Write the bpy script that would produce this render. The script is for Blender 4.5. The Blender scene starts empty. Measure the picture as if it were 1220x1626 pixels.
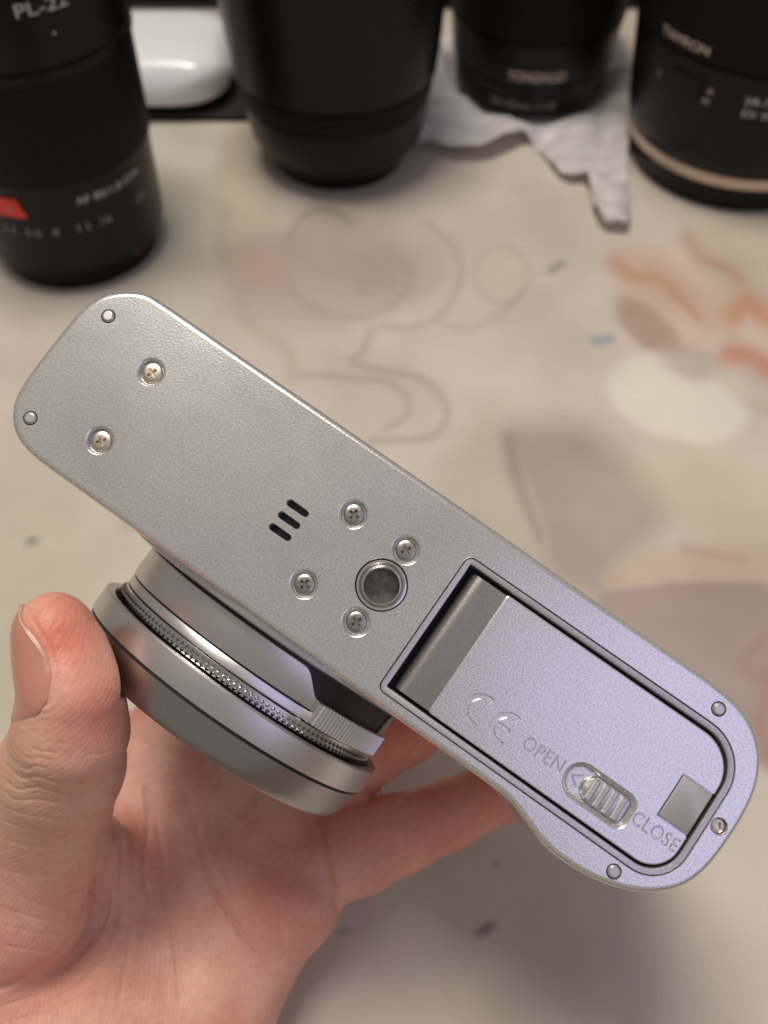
import bpy, bmesh, math, random
import numpy as np
from mathutils import Vector, Matrix
from mathutils.geometry import delaunay_2d_cdt

random.seed(4); rng = np.random.default_rng(7)
scn = bpy.context.scene
COL = scn.collection
MM = 0.001

# ------------------------------------------------------------------ camera
FPX, CX, CY = 1500.0, 610.0, 813.0            # focal length and centre on the 1220 x 1626 photograph
CAM_H, PITCH = 212.0, math.radians(52.5)      # phone 212 mm above the desk, looking 52.5 degrees down
AX_R = np.array([1.0, 0, 0])
AX_F = np.array([0, math.cos(PITCH), -math.sin(PITCH)])
AX_D = np.array([0, -math.sin(PITCH), -math.cos(PITCH)])
CAM = np.array([0, 0, CAM_H])
cd = bpy.data.cameras.new('camera'); cam = bpy.data.objects.new('camera', cd); COL.objects.link(cam)
cd.sensor_fit = 'HORIZONTAL'; cd.sensor_width = 36.0; cd.lens = 36.0*FPX/1220.0
cd.clip_start = 0.005; cd.clip_end = 50
m = Matrix.Identity(4)
for i in range(3):
    m[i][0] = AX_R[i]; m[i][1] = -AX_D[i]; m[i][2] = -AX_F[i]; m[i][3] = CAM[i]*MM
cam.matrix_world = m
cd.dof.use_dof = True; cd.dof.focus_distance = 0.131; cd.dof.aperture_fstop = 25.0
scn.camera = cam

# ------------------------------------------------------------------ room light
w = bpy.data.worlds.new('World'); scn.world = w; w.use_nodes = True
bg = w.node_tree.nodes['Background']; bg.inputs[0].default_value = (1.0, 0.925, 0.83, 1); bg.inputs[1].default_value = 0.285
def area(name, loc, target, sx, sy, power, color):
    ld = bpy.data.lights.new(name, 'AREA'); ld.shape = 'RECTANGLE'; ld.size = sx*MM; ld.size_y = sy*MM
    ld.energy = power; ld.color = color
    o = bpy.data.objects.new(name, ld); COL.objects.link(o); o.location = Vector(loc)*MM
    o.rotation_euler = (Vector(target)-Vector(loc)).to_track_quat('-Z', 'Y').to_euler()
    return o
area('ceiling_lamp', (-130, 260, 1080), (0, 200, 0), 340, 340, 8.3, (1.0, 0.92, 0.82))
area('cool_panel', (350, -330, 520), (30, 60, 100), 470, 560, 0.70, (0.57, 0.54, 1.0))  # unseen cool panel placed for the bluish reflection on the plate
scn.view_settings.view_transform = 'Standard'; scn.view_settings.look = 'None'
scn.view_settings.exposure = 0.0; scn.view_settings.gamma = 1.0
scn.view_settings.use_curve_mapping = False

def world_pt(v):                               # camera-space mm (right, down, forward) -> world mm
    v = np.asarray(v, float)
    return CAM + v[..., 0:1]*AX_R + v[..., 1:2]*AX_D + v[..., 2:3]*AX_F
def on_desk(x, y, h=0.0):                      # the desk point that the photograph shows at (x, y)
    r = AX_R*(x-CX)/FPX + AX_D*(y-CY)/FPX + AX_F
    return CAM + r*((h-CAM_H)/r[2])

# ------------------------------------------------------------------ materials
def new_mat(name):
    mt = bpy.data.materials.new(name); mt.use_nodes = True
    nt = mt.node_tree; return mt, nt, nt.nodes['Principled BSDF']
def setp(b, **k):
    for kk, v in k.items():
        b.inputs[kk.replace('_', ' ')].default_value = v
def mat(name, col, rough=0.5, metal=0.0, grain=None, bump=0.0, gscale=3000, var=0.0, spec=0.5, detail=2.0):
    mt, nt, b = new_mat(name)
    setp(b, Base_Color=(*col, 1), Roughness=rough, Metallic=metal)
    b.inputs['Specular IOR Level'].default_value = spec
    if bump or var:
        tc = nt.nodes.new('ShaderNodeTexCoord'); nz = nt.nodes.new('ShaderNodeTexNoise')
        nz.inputs['Scale'].default_value = gscale; nz.inputs['Detail'].default_value = detail
        nt.links.new(tc.outputs['Object'], nz.inputs['Vector'])
        if bump:
            bp = nt.nodes.new('ShaderNodeBump'); bp.inputs['Strength'].default_value = bump; bp.inputs['Distance'].default_value = 0.00006
            nt.links.new(nz.outputs['Fac'], bp.inputs['Height']); nt.links.new(bp.outputs['Normal'], b.inputs['Normal'])
        if var:
            rp = nt.nodes.new('ShaderNodeMapRange'); rp.inputs['From Min'].default_value = 0.3; rp.inputs['From Max'].default_value = 0.7
            rp.inputs['To Min'].default_value = 1-var; rp.inputs['To Max'].default_value = 1+var
            nt.links.new(nz.outputs['Fac'], rp.inputs['Value'])
            mx = nt.nodes.new('ShaderNodeVectorMath'); mx.operation = 'SCALE'; mx.inputs[0].default_value = col
            nt.links.new(rp.outputs['Result'], mx.inputs['Scale']); nt.links.new(mx.outputs['Vector'], b.inputs['Base Color'])
    return mt
M = {}
def sparkle_paint():
    mt, nt, b = new_mat('silver_paint'); N = nt.nodes; L = nt.links
    setp(b, Metallic=.82, Roughness=.25)
    tc = N.new('ShaderNodeTexCoord')
    def noise(sc, det, dist=0.0):
        n = N.new('ShaderNodeTexNoise'); n.inputs['Scale'].default_value = sc; n.inputs['Detail'].default_value = det; n.inputs['Distortion'].default_value = dist
        L.new(tc.outputs['Object'], n.inputs['Vector']); return n.outputs['Fac']
    def rng_(src, a, c, lo, hi):
        m_ = N.new('ShaderNodeMapRange'); m_.inputs['From Min'].default_value = a; m_.inputs['From Max'].default_value = c; m_.inputs['To Min'].default_value = lo; m_.inputs['To Max'].default_value = hi
        L.new(src, m_.inputs['Value']); return m_.outputs['Result']
    def math_(op, a, c):
        m_ = N.new('ShaderNodeMath'); m_.operation = op
        for i, q in enumerate((a, c)):
            if isinstance(q, (int, float)): m_.inputs[i].default_value = q
            else: L.new(q, m_.inputs[i])
        return m_.outputs[0]
    grain = noise(3500, 2.5); fleck = noise(5200, 1); smear = noise(70, 4, .6)
    mp = N.new('ShaderNodeMapping'); mp.inputs['Rotation'].default_value = (0, 0, .7); mp.inputs['Scale'].default_value = (60, 2600, 1); L.new(tc.outputs['Object'], mp.inputs['Vector'])
    sn = N.new('ShaderNodeTexNoise'); sn.inputs['Scale'].default_value = 1.0; sn.inputs['Detail'].default_value = 1; L.new(mp.outputs[0], sn.inputs['Vector'])
    scratch = math_('MULTIPLY', rng_(sn.outputs['Fac'], .74, .80, 0, 1), rng_(noise(90, 2), .52, .6, 0, 1))
    val = math_('ADD', rng_(grain, .3, .7, .59, .83), rng_(fleck, .60, .72, 0, .2)); val = math_('MULTIPLY', val, rng_(smear, .3, .7, .97, 1.02))
    val = math_('ADD', val, math_('MULTIPLY', scratch, .12))
    cb = N.new('ShaderNodeCombineColor'); L.new(val, cb.inputs[0]); L.new(val, cb.inputs[1]); L.new(math_('MULTIPLY', val, .975), cb.inputs[2]); L.new(cb.outputs[0], b.inputs['Base Color'])
    L.new(math_('SUBTRACT', rng_(smear, .3, .7, .205, .235), math_('MULTIPLY', scratch, .06)), b.inputs['Roughness'])
    bp = N.new('ShaderNodeBump'); bp.inputs['Strength'].default_value = .30; bp.inputs['Distance'].default_value = .00006; L.new(grain, bp.inputs['Height']); L.new(bp.outputs['Normal'], b.inputs['Normal'])
    return mt
M['paint'] = sparkle_paint()
M['paint_plain'] = mat('silver_paint_plain', (0.60, 0.59, 0.58), 0.33, 0.95, bump=0.12, gscale=3600, var=0.06)
M['frame'] = mat('frame_metal', (0.56, 0.55, 0.54), 0.38, 0.95, bump=0.3, gscale=3000, var=0.12)
M['hinge'] = mat('hinge_metal', (0.40, 0.38, 0.37), 0.28, 0.95, bump=0.2, gscale=3600, var=0.12)  # darker base stands in for a dark reflection on the strip
M['hatch'] = mat('hatch_plastic', (0.42, 0.41, 0.40), 0.45, 0.5, bump=0.25, gscale=3000, var=0.06)
M['lens'] = mat('anodised_aluminium', (0.67, 0.65, 0.64), 0.34, 1.0, bump=0.06, gscale=5000, var=0.05)
M['lens_shaded'] = mat('anodised_shaded', (0.39, 0.37, 0.36), 0.28, 1.0, bump=0.06, gscale=5000, var=0.05)  # front ring's dark reflections put into a darker copy of the lens metal
M['knurl'] = mat('knurled_metal', (0.55, 0.54, 0.53), 0.22, 1.0)
M['nickel'] = mat('nickel_screw', (0.66, 0.60, 0.50), 0.30, 1.0, bump=0.1, gscale=3000, var=0.1)
M['nickel_dark'] = mat('dull_screw', (0.38, 0.36, 0.31), 0.32, 1.0, bump=0.12, gscale=3000, var=0.12)
M['socket'] = mat('socket_steel', (0.80, 0.79, 0.76), 0.17, 1.0, var=0.12, gscale=900)
M['socket_floor'] = mat('socket_floor', (0.24, 0.22, 0.20), 0.35, 0.8, var=0.3, gscale=900)
M['black'] = mat('black_plastic', (0.012, 0.012, 0.012), 0.45, bump=0.1, gscale=2500)
M['gap'] = mat('black_gap', (0.006, 0.006, 0.006), 0.7)
M['glass'] = mat('coated_glass', (0.02, 0.02, 0.03), 0.04)
M['barrel'] = mat('black_barrel', (0.006, 0.0055, 0.005), 0.33, bump=0.2, gscale=900, var=0.2, spec=.22)
M['barrel_matt'] = mat('black_rubber', (0.007, 0.0065, 0.006), 0.55, bump=0.2, gscale=700, var=0.2, spec=.12)
M['barrel_gloss'] = mat('black_gloss', (0.003, 0.003, 0.003), 0.22, spec=.22)
M['gold'] = mat('champagne_ring', (0.60, 0.48, 0.38), 0.4, 0.5, var=0.08, gscale=300)
M['print'] = mat('white_print', (0.52, 0.50, 0.48), 0.6)
M['print_warm'] = mat('cream_print', (0.66, 0.54, 0.44), 0.6)
M['print_grey'] = mat('grey_print', (0.26, 0.24, 0.23), 0.6)
M['print_orange'] = mat('orange_print', (0.45, 0.12, 0.03), 0.6)
M['red'] = mat('red_badge', (0.72, 0.03, 0.02), 0.45)
M['white'] = mat('white_gloss_plastic', (0.80, 0.82, 0.82), 0.18)
M['bag'] = mat('black_fabric', (0.012, 0.012, 0.012), 0.85, bump=0.6, gscale=500)

# ------------------------------------------------------------------ mesh helpers
def link(o, parent=None, **tags):
    COL.objects.link(o)
    if parent is not None: o.parent = parent
    for k, v in tags.items(): o[k] = v
    return o
def build(name, V, F, mt, parent=None, angle=32, recalc=True, scale=MM, flat=False, **tags):
    me = bpy.data.meshes.new(name)
    me.from_pydata([tuple(float(c)*scale for c in v) for v in V], [], [tuple(int(i) for i in f) for f in F])
    bm = bmesh.new(); bm.from_mesh(me)
    bmesh.ops.remove_doubles(bm, verts=bm.verts, dist=1e-3*scale)
    if recalc: bmesh.ops.recalc_face_normals(bm, faces=bm.faces)
    bm.to_mesh(me); bm.free()
    finish(me, mt, angle, flat)
    return link(bpy.data.objects.new(name, me), parent, **tags)
def finish(me, mt, angle=32, flat=False):
    me.materials.clear(); me.materials.append(mt)
    me.shade_smooth(); me.set_sharp_from_angle(angle=math.radians(angle))
    if flat:                                     # the flat plate face keeps its own normal
        bm = bmesh.new(); bm.from_mesh(me)
        top = {f.index for f in bm.faces if abs(f.normal.z) > .99995 and abs(f.calc_center_median().z) < 5e-6}
        for e in bm.edges:
            n = sum(f.index in top for f in e.link_faces)
            if n == 1: e.smooth = False
        bm.to_mesh(me); bm.free()
    me.update()
class MB:                                        # collects shapes for ONE mesh
    def __init__(s): s.V = []; s.F = []
    def add(s, V, F):
        k = len(s.V); s.V += [tuple(v) for v in V]; s.F += [tuple(i+k for i in f) for f in F]
    def loft(s, loops, closed=True, cap0=False, cap1=False):
        n = len(loops[0]); V = [v for l in loops for v in l]; F = []
        for a in range(len(loops)-1):
            for i in range(n if closed else n-1):
                j = (i+1) % n
                F.append((a*n+i, a*n+j, (a+1)*n+j, (a+1)*n+i))
        if cap0: F.append(tuple(range(n)))
        if cap1: F.append(tuple((len(loops)-1)*n+i for i in range(n)))
        s.add(V, F)
    def box(s, x0, x1, y0, y1, z0, z1):
        s.loft([[(x0,y0,z),(x1,y0,z),(x1,y1,z),(x0,y1,z)] for z in (z0, z1)], cap0=True, cap1=True)
    def build(s, name, mt, parent=None, **k): return build(name, s.V, s.F, mt, parent, **k)
def catmull(pts, per=8, closed=True):
    P = np.array(pts, float); n = len(P); out = []
    rngi = range(n) if closed else range(n-1)
    for i in rngi:
        if closed: a, b, c, d = P[i-1], P[i], P[(i+1) % n], P[(i+2) % n]
        else: a, b, c, d = P[max(i-1,0)], P[i], P[i+1], P[min(i+2,n-1)]
        for t in np.linspace(0, 1, per, endpoint=False):
            out.append(0.5*((2*b)+(c-a)*t+(2*a-5*b+4*c-d)*t*t+(3*b-a-3*c+d)*t**3))
    if not closed: out.append(P[-1])
    return np.array(out)
def resample(P, n):
    P = np.array(P); Q = np.vstack([P, P[:1]]); s = np.r_[0, np.cumsum(np.hypot(*np.diff(Q, axis=0).T))]
    t = np.linspace(0, s[-1], n, endpoint=False)
    return np.c_[np.interp(t, s, Q[:,0]), np.interp(t, s, Q[:,1])]
def smooth_loop(P, k=2):
    for _ in range(k): P = 0.25*np.roll(P,1,0)+0.5*P+0.25*np.roll(P,-1,0)
    return P
def offset(P, d):                                # outward by d
    t = np.roll(P,-1,0)-np.roll(P,1,0); t /= np.linalg.norm(t, axis=1)[:,None]
    nrm = np.c_[t[:,1], -t[:,0]]
    A = 0.5*np.sum(P[:,0]*np.roll(P[:,1],-1)-np.roll(P[:,0],-1)*P[:,1])
    return P + nrm*d*(1 if A > 0 else -1)
def rrect(x0, x1, y0, y1, rs, seg=10):           # rounded rectangle, radii from (x0,y0) on, counter-clockwise in (x, y)
    out = []
    for (cx, cy, a0), r in zip(((x0,y0,180),(x1,y0,270),(x1,y1,0),(x0,y1,90)), rs):
        ox = cx+(r if cx == x0 else -r); oy = cy+(r if cy == y0 else -r)
        for k in range(seg+1):
            a = math.radians(a0+90*k/seg); out.append((ox+r*math.cos(a), oy+r*math.sin(a)))
    return np.array(out)
def circle(cx, cy, r, n=48):
    a = np.linspace(0, 2*math.pi, n, endpoint=False); return np.c_[cx+r*np.cos(a), cy+r*np.sin(a)]
def at_s(P, s): return [(x, y, s) for x, y in P]
def inside(P, loop):
    r = np.zeros(len(P), bool); x, y = P[:, 0], P[:, 1]
    for p, q in zip(loop, np.roll(loop, -1, 0)):
        if p[1] == q[1]: continue
        r ^= ((p[1] > y) != (q[1] > y)) & (x < (q[0]-p[0])*(y-p[1])/(q[1]-p[1])+p[0])
    return r
def fill(loops, extra=()):                       # triangles inside the first loop and outside the others
    V = []; Ed = []
    for l in loops:
        k = len(V); V += [tuple(p) for p in l]; Ed += [(k+i, k+(i+1) % len(l)) for i in range(len(l))]
    V += [tuple(p) for p in extra]
    vo, eo, fo, _, _, _ = delaunay_2d_cdt([Vector(v) for v in V], Ed, [], 0, 1e-7)
    vo = np.array([v[:] for v in vo]); T = np.array([f for f in fo])
    cen = vo[T].mean(1); ok = inside(cen, np.array(loops[0]))
    for l in loops[1:]: ok &= ~inside(cen, np.array(l))
    return vo, T[ok]
def face_with_holes(mb, outer, holes, s):
    vo, T = fill([outer]+holes); mb.add([(x, y, s) for x, y in vo], T.tolist())
def lathe(mb, prof, n=128, a0=0.0, a1=360.0, frame=None, close=False):
    full = abs(a1-a0) >= 359.9
    A = np.radians(np.linspace(a0, a1, n, endpoint=not full))
    loops = []
    for r, h in prof: loops.append([frame(a, r, h) for a in A])
    if close: loops.append(loops[0])
    mb.loft(loops, closed=full)
def evaluated_mesh(o):
    dg = bpy.context.evaluated_depsgraph_get(); dg.update()
    return bpy.data.meshes.new_from_object(o.evaluated_get(dg))
def cut(o, cutters, scale=1):
    for c in cutters:
        md = o.modifiers.new('cut', 'BOOLEAN'); md.operation = 'DIFFERENCE'; md.solver = 'MANIFOLD'; md.object = c
    me = evaluated_mesh(o); o.modifiers.clear(); mt = o.data.materials[0]
    if scale != 1: me.transform(Matrix.Scale(scale, 4))
    o.data = me; finish(me, mt, 30, True)
    for c in cutters:
        d = c.data; bpy.data.objects.remove(c)
def text_mesh(body, width, height, extrude=0.0, bevel=0.0, off=0.0, spacing=1.0):
    cu = bpy.data.curves.new('lettering', 'FONT'); cu.body = body; cu.align_x = 'CENTER'; cu.align_y = 'CENTER'
    cu.size = 1.0; cu.space_character = spacing; cu.resolution_u = 5
    o = bpy.data.objects.new('lettering', cu); COL.objects.link(o)
    me = evaluated_mesh(o); v = np.array([q.co[:] for q in me.vertices]); lo, hi = v.min(0), v.max(0)
    bpy.data.meshes.remove(me)
    k = height/(hi[1]-lo[1]); sx = width/((hi[0]-lo[0])*k)
    cu.size = k; cu.extrude = extrude; cu.bevel_depth = bevel; cu.bevel_resolution = 0; cu.offset = off
    me = evaluated_mesh(o); V = np.array([q.co[:] for q in me.vertices]); F = [tuple(p.vertices) for p in me.polygons]
    c = 0.5*(lo+hi)*k
    V[:,0] = (V[:,0]-c[0])*sx; V[:,1] -= c[1]
    bpy.data.objects.remove(o); bpy.data.curves.remove(cu); bpy.data.meshes.remove(me)
    return V, F

# ================================================================== DESK
def desk():
    # a printed desk mat: print and some soft shade, drawn into a colour attribute
    xs = np.arange(-300, 301, 1.4); ys = np.arange(-40, 600, 1.4)
    X, Y = np.meshgrid(xs, ys, indexing='ij')
    P = np.stack([X, Y, np.zeros_like(X)], -1)-CAM
    z = P@AX_F; z = np.where(z < 20, 20, z)
    U = CX+FPX*(P@AX_R)/z; W = CY+FPX*(P@AX_D)/z              # coordinates of the print as measured on the photograph
    C = np.empty(X.shape+(3,)); C[:] = (0.58, 0.518, 0.438)
    def over(mask, col):
        mm = np.clip(mask, 0, 1)[..., None]; C[:] = C*(1-mm)+np.array(col)*mm
    def blob(cx, cy, rx, ry, ang, soft, col, k=1.0):
        a = math.radians(ang); dx, dy = U-cx, W-cy
        e = np.sqrt(((dx*math.cos(a)+dy*math.sin(a))/rx)**2+((-dx*math.sin(a)+dy*math.cos(a))/ry)**2)
        t = np.clip((1+soft-e)/(2*soft), 0, 1); over(k*t*t*(3-2*t), col)
    def stroke(pts, wd, col, k=1.0, wd2=None):
        Q = catmull(pts, 6, False); best = np.full(X.shape, 1e9)
        for i, (p, q) in enumerate(zip(Q[:-1], Q[1:])):
            d = q-p; t = np.clip(((U-p[0])*d[0]+(W-p[1])*d[1])/(d@d+1e-9), 0, 1)
            dist = np.hypot(U-p[0]-t*d[0], W-p[1]-t*d[1])
            ww = wd if wd2 is None else wd+(wd2-wd)*i/len(Q)
            best = np.minimum(best, dist/(1.2*ww))
        over(.66*k*np.exp(-best**2), col)
    def poly(pts, soft, col, k=1.0):
        Q = catmull(pts, 5, True); ins = np.zeros(X.shape, bool); best = np.full(X.shape, 1e9)
        for p, q in zip(Q, np.roll(Q, -1, 0)):
            c = ((p[1] > W) != (q[1] > W)); with_ = (q[0]-p[0])*(W-p[1])/((q[1]-p[1]) if abs(q[1]-p[1]) > 1e-9 else 1e-9)+p[0]
            ins ^= c & (U < with_)
            d = q-p; t = np.clip(((U-p[0])*d[0]+(W-p[1])*d[1])/(d@d+1e-9), 0, 1)
            best = np.minimum(best, np.hypot(U-p[0]-t*d[0], W-p[1]-t*d[1]))
        sd = np.where(ins, best, -best); over(k*np.clip(0.5+sd/(2*soft), 0, 1), col)
    line = (0.30, 0.265, 0.19); mauve = (0.36, 0.285, 0.25)
    blob(270, 330, 90, 220, 0, .6, (0.50, 0.49, 0.39), .7)
    blob(395, 300, 55, 130, 8, .35, (0.47, 0.39, 0.27), .5)
    blob(520, 425, 175, 85, -8, .55, (0.40, 0.325, 0.27), .75)  # this and the next two patches: print plus the middle lens's painted shadow
    blob(410, 425, 50, 36, 0, .9, (0.46, 0.31, 0.25), .55)
    blob(570, 430, 110, 40, 10, .7, (0.36, 0.26, 0.22), .35)
    stroke([(362,330),(350,380),(366,440),(400,520),(458,556),(462,600)], 9, (0.43,0.33,0.26), .55)
    stroke([(455,380),(480,345),(512,332),(540,338),(556,356)], 5, line, .75)
    stroke([(462,440),(475,475),(530,500),(590,500),(640,470),(655,435),(640,420)], 6, line, .45)
    stroke([(680,355),(722,395),(732,440),(700,500),(650,520),(605,518)], 6, line, .5)
    stroke([(590,525),(575,560),(560,575),(610,588),(670,602),(708,640),(705,675),(680,695),(590,700)], 6, line, .65)
    stroke([(475,594),(560,600),(620,608),(650,640),(640,665),(612,681)], 5.5, line, .6)
    a = np.linspace(0.3, 2*math.pi, 14); stroke([(797+42*math.cos(t), 436+46*math.sin(t)) for t in a], 5, line, .4)
    stroke([(700,512),(745,522),(790,500),(825,470)], 5, line, .35)
    blob(800, 432, 34, 34, 0, .5, (0.58, 0.45, 0.35), .4)
    # plum leaf
    poly([(803,690),(850,668),(925,676),(985,722),(1050,790),(1040,850),(985,900),(960,960),(880,930),(850,850)], 26, mauve, .8)
    stroke([(806,696),(818,752),(838,810),(858,858)], 11, (0.19, 0.145, 0.12), .8, 4)
    blob(950, 800, 60, 60, 0, .8, (0.44, 0.36, 0.31), .6)
    poly([(700,770),(780,640),(800,720),(860,870),(800,900)], 24, (0.43, 0.39, 0.29), .5)
    # petals
    poly([(978,425),(1010,395),(1070,400),(1150,480),(1110,560),(1060,570),(1000,500)], 9, (0.60, 0.46, 0.35), .8)
    blob(1030, 520, 66, 30, 42, .3, (0.38, 0.26, 0.20), .8)
    blob(1080, 632, 116, 68, 14, .16, (0.72, 0.68, 0.57), .9)
    blob(1060, 455, 95, 40, 35, .7, (0.52, 0.34, 0.24), .5); blob(1150, 425, 60, 26, 40, .8, (0.50, 0.31, 0.20), .45)
    blob(1095, 575, 48, 26, 20, .5, (0.44, 0.37, 0.31), .7)
    blob(1180, 400, 80, 60, 30, .8, (0.49, 0.43, 0.29), .6)
    stroke([(978,418),(1000,436),(1052,446),(1085,478),(1110,505)], 13, (0.46, 0.21, 0.13), .8, 6)
    stroke([(1092,378),(1112,406),(1150,425),(1178,445)], 12, (0.44, 0.21, 0.13), .7, 7)
    stroke([(1105,440),(1140,490),(1170,540)], 6, (0.58, 0.47, 0.36), .5)
    stroke([(1168,500),(1188,484),(1222,505),(1260,500)], 20, (0.50, 0.18, 0.07), 1.0)
    stroke([(1160,562),(1195,566),(1225,585),(1270,590)], 18, (0.52, 0.16, 0.08), 1.0)
    stroke([(1150,600),(1190,640),(1230,655)], 9, (0.45, 0.31, 0.22), .5)
    blob(1135, 790, 120, 60, 20, .8, (0.55, 0.46, 0.32), .6)
    poly([(970,905),(1060,868),(1240,870),(1240,940),(985,940)], 14, (0.50, 0.36, 0.255), .5)
    stroke([(1085,872),(1130,880),(1180,890)], 6, (0.38, 0.25, 0.17), .5)
    poly([(965,940),(1260,938),(1290,1120),(1230,1230),(1000,1010)], 6, (0.37, 0.275, 0.25), .85)
    stroke([(1215,1010),(1180,1060),(1230,1080)], 8, (0.40, 0.20, 0.18), .6)
    stroke([(1235,1060),(1205,1150),(1230,1200)], 12, (0.45, 0.17, 0.16), .5)
    poly([(640,1330),(800,1300),(900,1420),(960,1560),(800,1650),(680,1480)], 45, (0.45, 0.38, 0.30), .55)  # shadow of hand and camera painted into the mat colour
    blob(30, 1010, 90, 200, 0, .9, (0.52, 0.49, 0.385), .6)
    for (x, y, r, k) in ((768,1478,11,.75),(778,1470,7,.7),(548,1478,6,.5),(52,860,8,.6),(44,856,4,.4),(878,428,8,.45),(890,420,7,.45),(790,1370,6,.35),(210,830,16,.25)):
        blob(x, y, r*1.2, r*.8, -20, .8, (0.13, 0.11, 0.09), k)
    blob(950, 541, 12, 7, 0, .8, (0.22, 0.30, 0.34), .7); blob(968, 538, 9, 7, 0, .8, (0.22, 0.30, 0.34), .7)
    nx, ny = X.shape
    V = np.stack([X, Y, np.zeros_like(X)], -1).reshape(-1, 3)*MM
    I = np.arange(nx*ny).reshape(nx, ny)
    F = np.stack([I[:-1,:-1], I[1:,:-1], I[1:,1:], I[:-1,1:]], -1).reshape(-1, 4)
    me = bpy.data.meshes.new('desk_mat'); me.from_pydata(V.tolist(), [], F.tolist())
    at = me.color_attributes.new('print', 'FLOAT_COLOR', 'POINT')
    at.data.foreach_set('color', np.c_[C.reshape(-1, 3), np.ones(nx*ny)].astype(np.float32).ravel())
    mt, nt, b = new_mat('printed_fabric'); setp(b, Roughness=0.75); b.inputs['Specular IOR Level'].default_value = 0.3
    an = nt.nodes.new('ShaderNodeAttribute'); an.attribute_name = 'print'
    tc = nt.nodes.new('ShaderNodeTexCoord'); nz = nt.nodes.new('ShaderNodeTexNoise'); nz.inputs['Scale'].default_value = 26; nz.inputs['Detail'].default_value = 5
    nt.links.new(tc.outputs['Object'], nz.inputs['Vector'])
    mr = nt.nodes.new('ShaderNodeMapRange'); mr.inputs['From Min'].default_value = .3; mr.inputs['From Max'].default_value = .7; mr.inputs['To Min'].default_value = .88; mr.inputs['To Max'].default_value = 1.1
    nt.links.new(nz.outputs['Fac'], mr.inputs['Value'])
    sc = nt.nodes.new('ShaderNodeVectorMath'); sc.operation = 'SCALE'
    nt.links.new(an.outputs['Color'], sc.inputs[0]); nt.links.new(mr.outputs['Result'], sc.inputs['Scale']); nt.links.new(sc.outputs['Vector'], b.inputs['Base Color'])
    wv = nt.nodes.new('ShaderNodeTexWave'); wv.wave_type = 'BANDS'; wv.bands_direction = 'DIAGONAL'; wv.inputs['Scale'].default_value = 500; wv.inputs['Distortion'].default_value = 3
    nt.links.new(tc.outputs['Object'], wv.inputs['Vector'])
    bp = nt.nodes.new('ShaderNodeBump'); bp.inputs['Strength'].default_value = .15; bp.inputs['Distance'].default_value = .0002
    nt.links.new(wv.outputs['Fac'], bp.inputs['Height']); nt.links.new(bp.outputs['Normal'], b.inputs['Normal'])
    me.materials.append(mt); me.update()
    link(bpy.data.objects.new('desk_mat', me), kind='structure', label='beige printed desk mat with swirls and petals', )
    t = MB(); t.box(-1200, 1200, -700, 1100, -30, -0.6)
    t.build('table_top', mat('table_wood', (0.25, 0.19, 0.13), .5, var=.2, gscale=30), kind='structure')
desk()

# ================================================================== CAMERA HELD IN THE HAND
th, t2, t1 = math.radians(35.2), math.radians(5.8), math.radians(4.5)
wv = np.array([0, 0, 1.]); E1 = np.array([math.cos(th), math.sin(th), 0]); UU = np.array([-math.sin(th), math.cos(th), 0])
E2 = UU*math.cos(t2)-wv*math.sin(t2); NN = UU*math.sin(t2)+wv*math.cos(t2)
E1, NN = E1*math.cos(t1)-NN*math.sin(t1), NN*math.cos(t1)+E1*math.sin(t1)
ORG = np.array([0, 0, 130.5])                    # plate centre, camera space mm
TOW = np.stack([AX_R, AX_D, AX_F], 1)            # camera space -> world
dev = bpy.data.objects.new('mirrorless_camera', None); dev.empty_display_size = .02
link(dev, label='silver mirrorless camera held with its bottom plate up, silver lens attached', category='camera')
m = Matrix.Identity(4); R3 = np.stack([TOW@E1, TOW@E2, TOW@NN], 1); o3 = world_pt(ORG)
for i in range(3):
    for j in range(3): m[i][j] = R3[i, j]
    m[i][3] = o3[i]*MM
dev.matrix_world = m
# local axes, mm: p along the plate, q towards the lens, s into the body

OUT = [(-44.5,-6.6),(-30,-6.65),(-10,-6.7),(10,-6.7),(30,-6.65),(45,-6.6),(50,-6.5),(54.0,-6.05),(57.4,-4.7),(60.1,-2.1),(61.8,1.4),(62.5,5.5),
       (62.5,11),(62.0,14.9),(60.7,18.2),(57.7,21.3),(53.8,23.3),(49.7,24.3),(45.8,24.6),(42.7,24.35),(39.9,23.5),(37,22.5),(35,22.1),(32.5,22.0),(28,22.0),(12.6,22.0),
       (-9,21.9),(-24.5,21.85),(-37.75,21.8),(-43.7,21.75),(-46.6,21.4),(-48.9,20.55),(-50.8,18.9),(-51.9,16.9),(-52.4,14.3),(-52.55,9),(-52.4,2.6),
       (-52.05,0),(-51,-2.7),(-49.05,-4.7),(-46.9,-6.0)]
OUT = smooth_loop(resample(catmull(OUT, 12), 520), 6)
DOOR = smooth_loop(resample(rrect(13.0, 59.0, -1.8, 20.15, (1.0, 6.6, 5.4, 1.0), 12), 420), 1)

SCREWS = [(-38.38,2.47,20,1),(-38.36,14.45,38,1),(-3.27,2.6,92,0),(5.5,2.56,28,0),(-3.24,14.4,95,0),(5.55,14.5,112,0)]
SMALL = (60.38, 8.95)
SLOTS = [(-10.1,6.4),(-10.12,8.45),(-10.14,10.5)]
PINS = [(-48.25,-.55),(-48.3,17.55),(52.15,-3.9),(52.15,21.75)]
SOCK = (5.5, 8.45)
def stadium(cx, cy, L, wd, n=12):
    r = wd/2; out = []
    for s, a0 in ((1, -90), (-1, 90)):
        for k in range(n+1):
            a = math.radians(a0+180*k/n); out.append((cx+s*(L/2-r)+r*math.cos(a), cy+r*math.sin(a)))
    return np.array(out)

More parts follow.
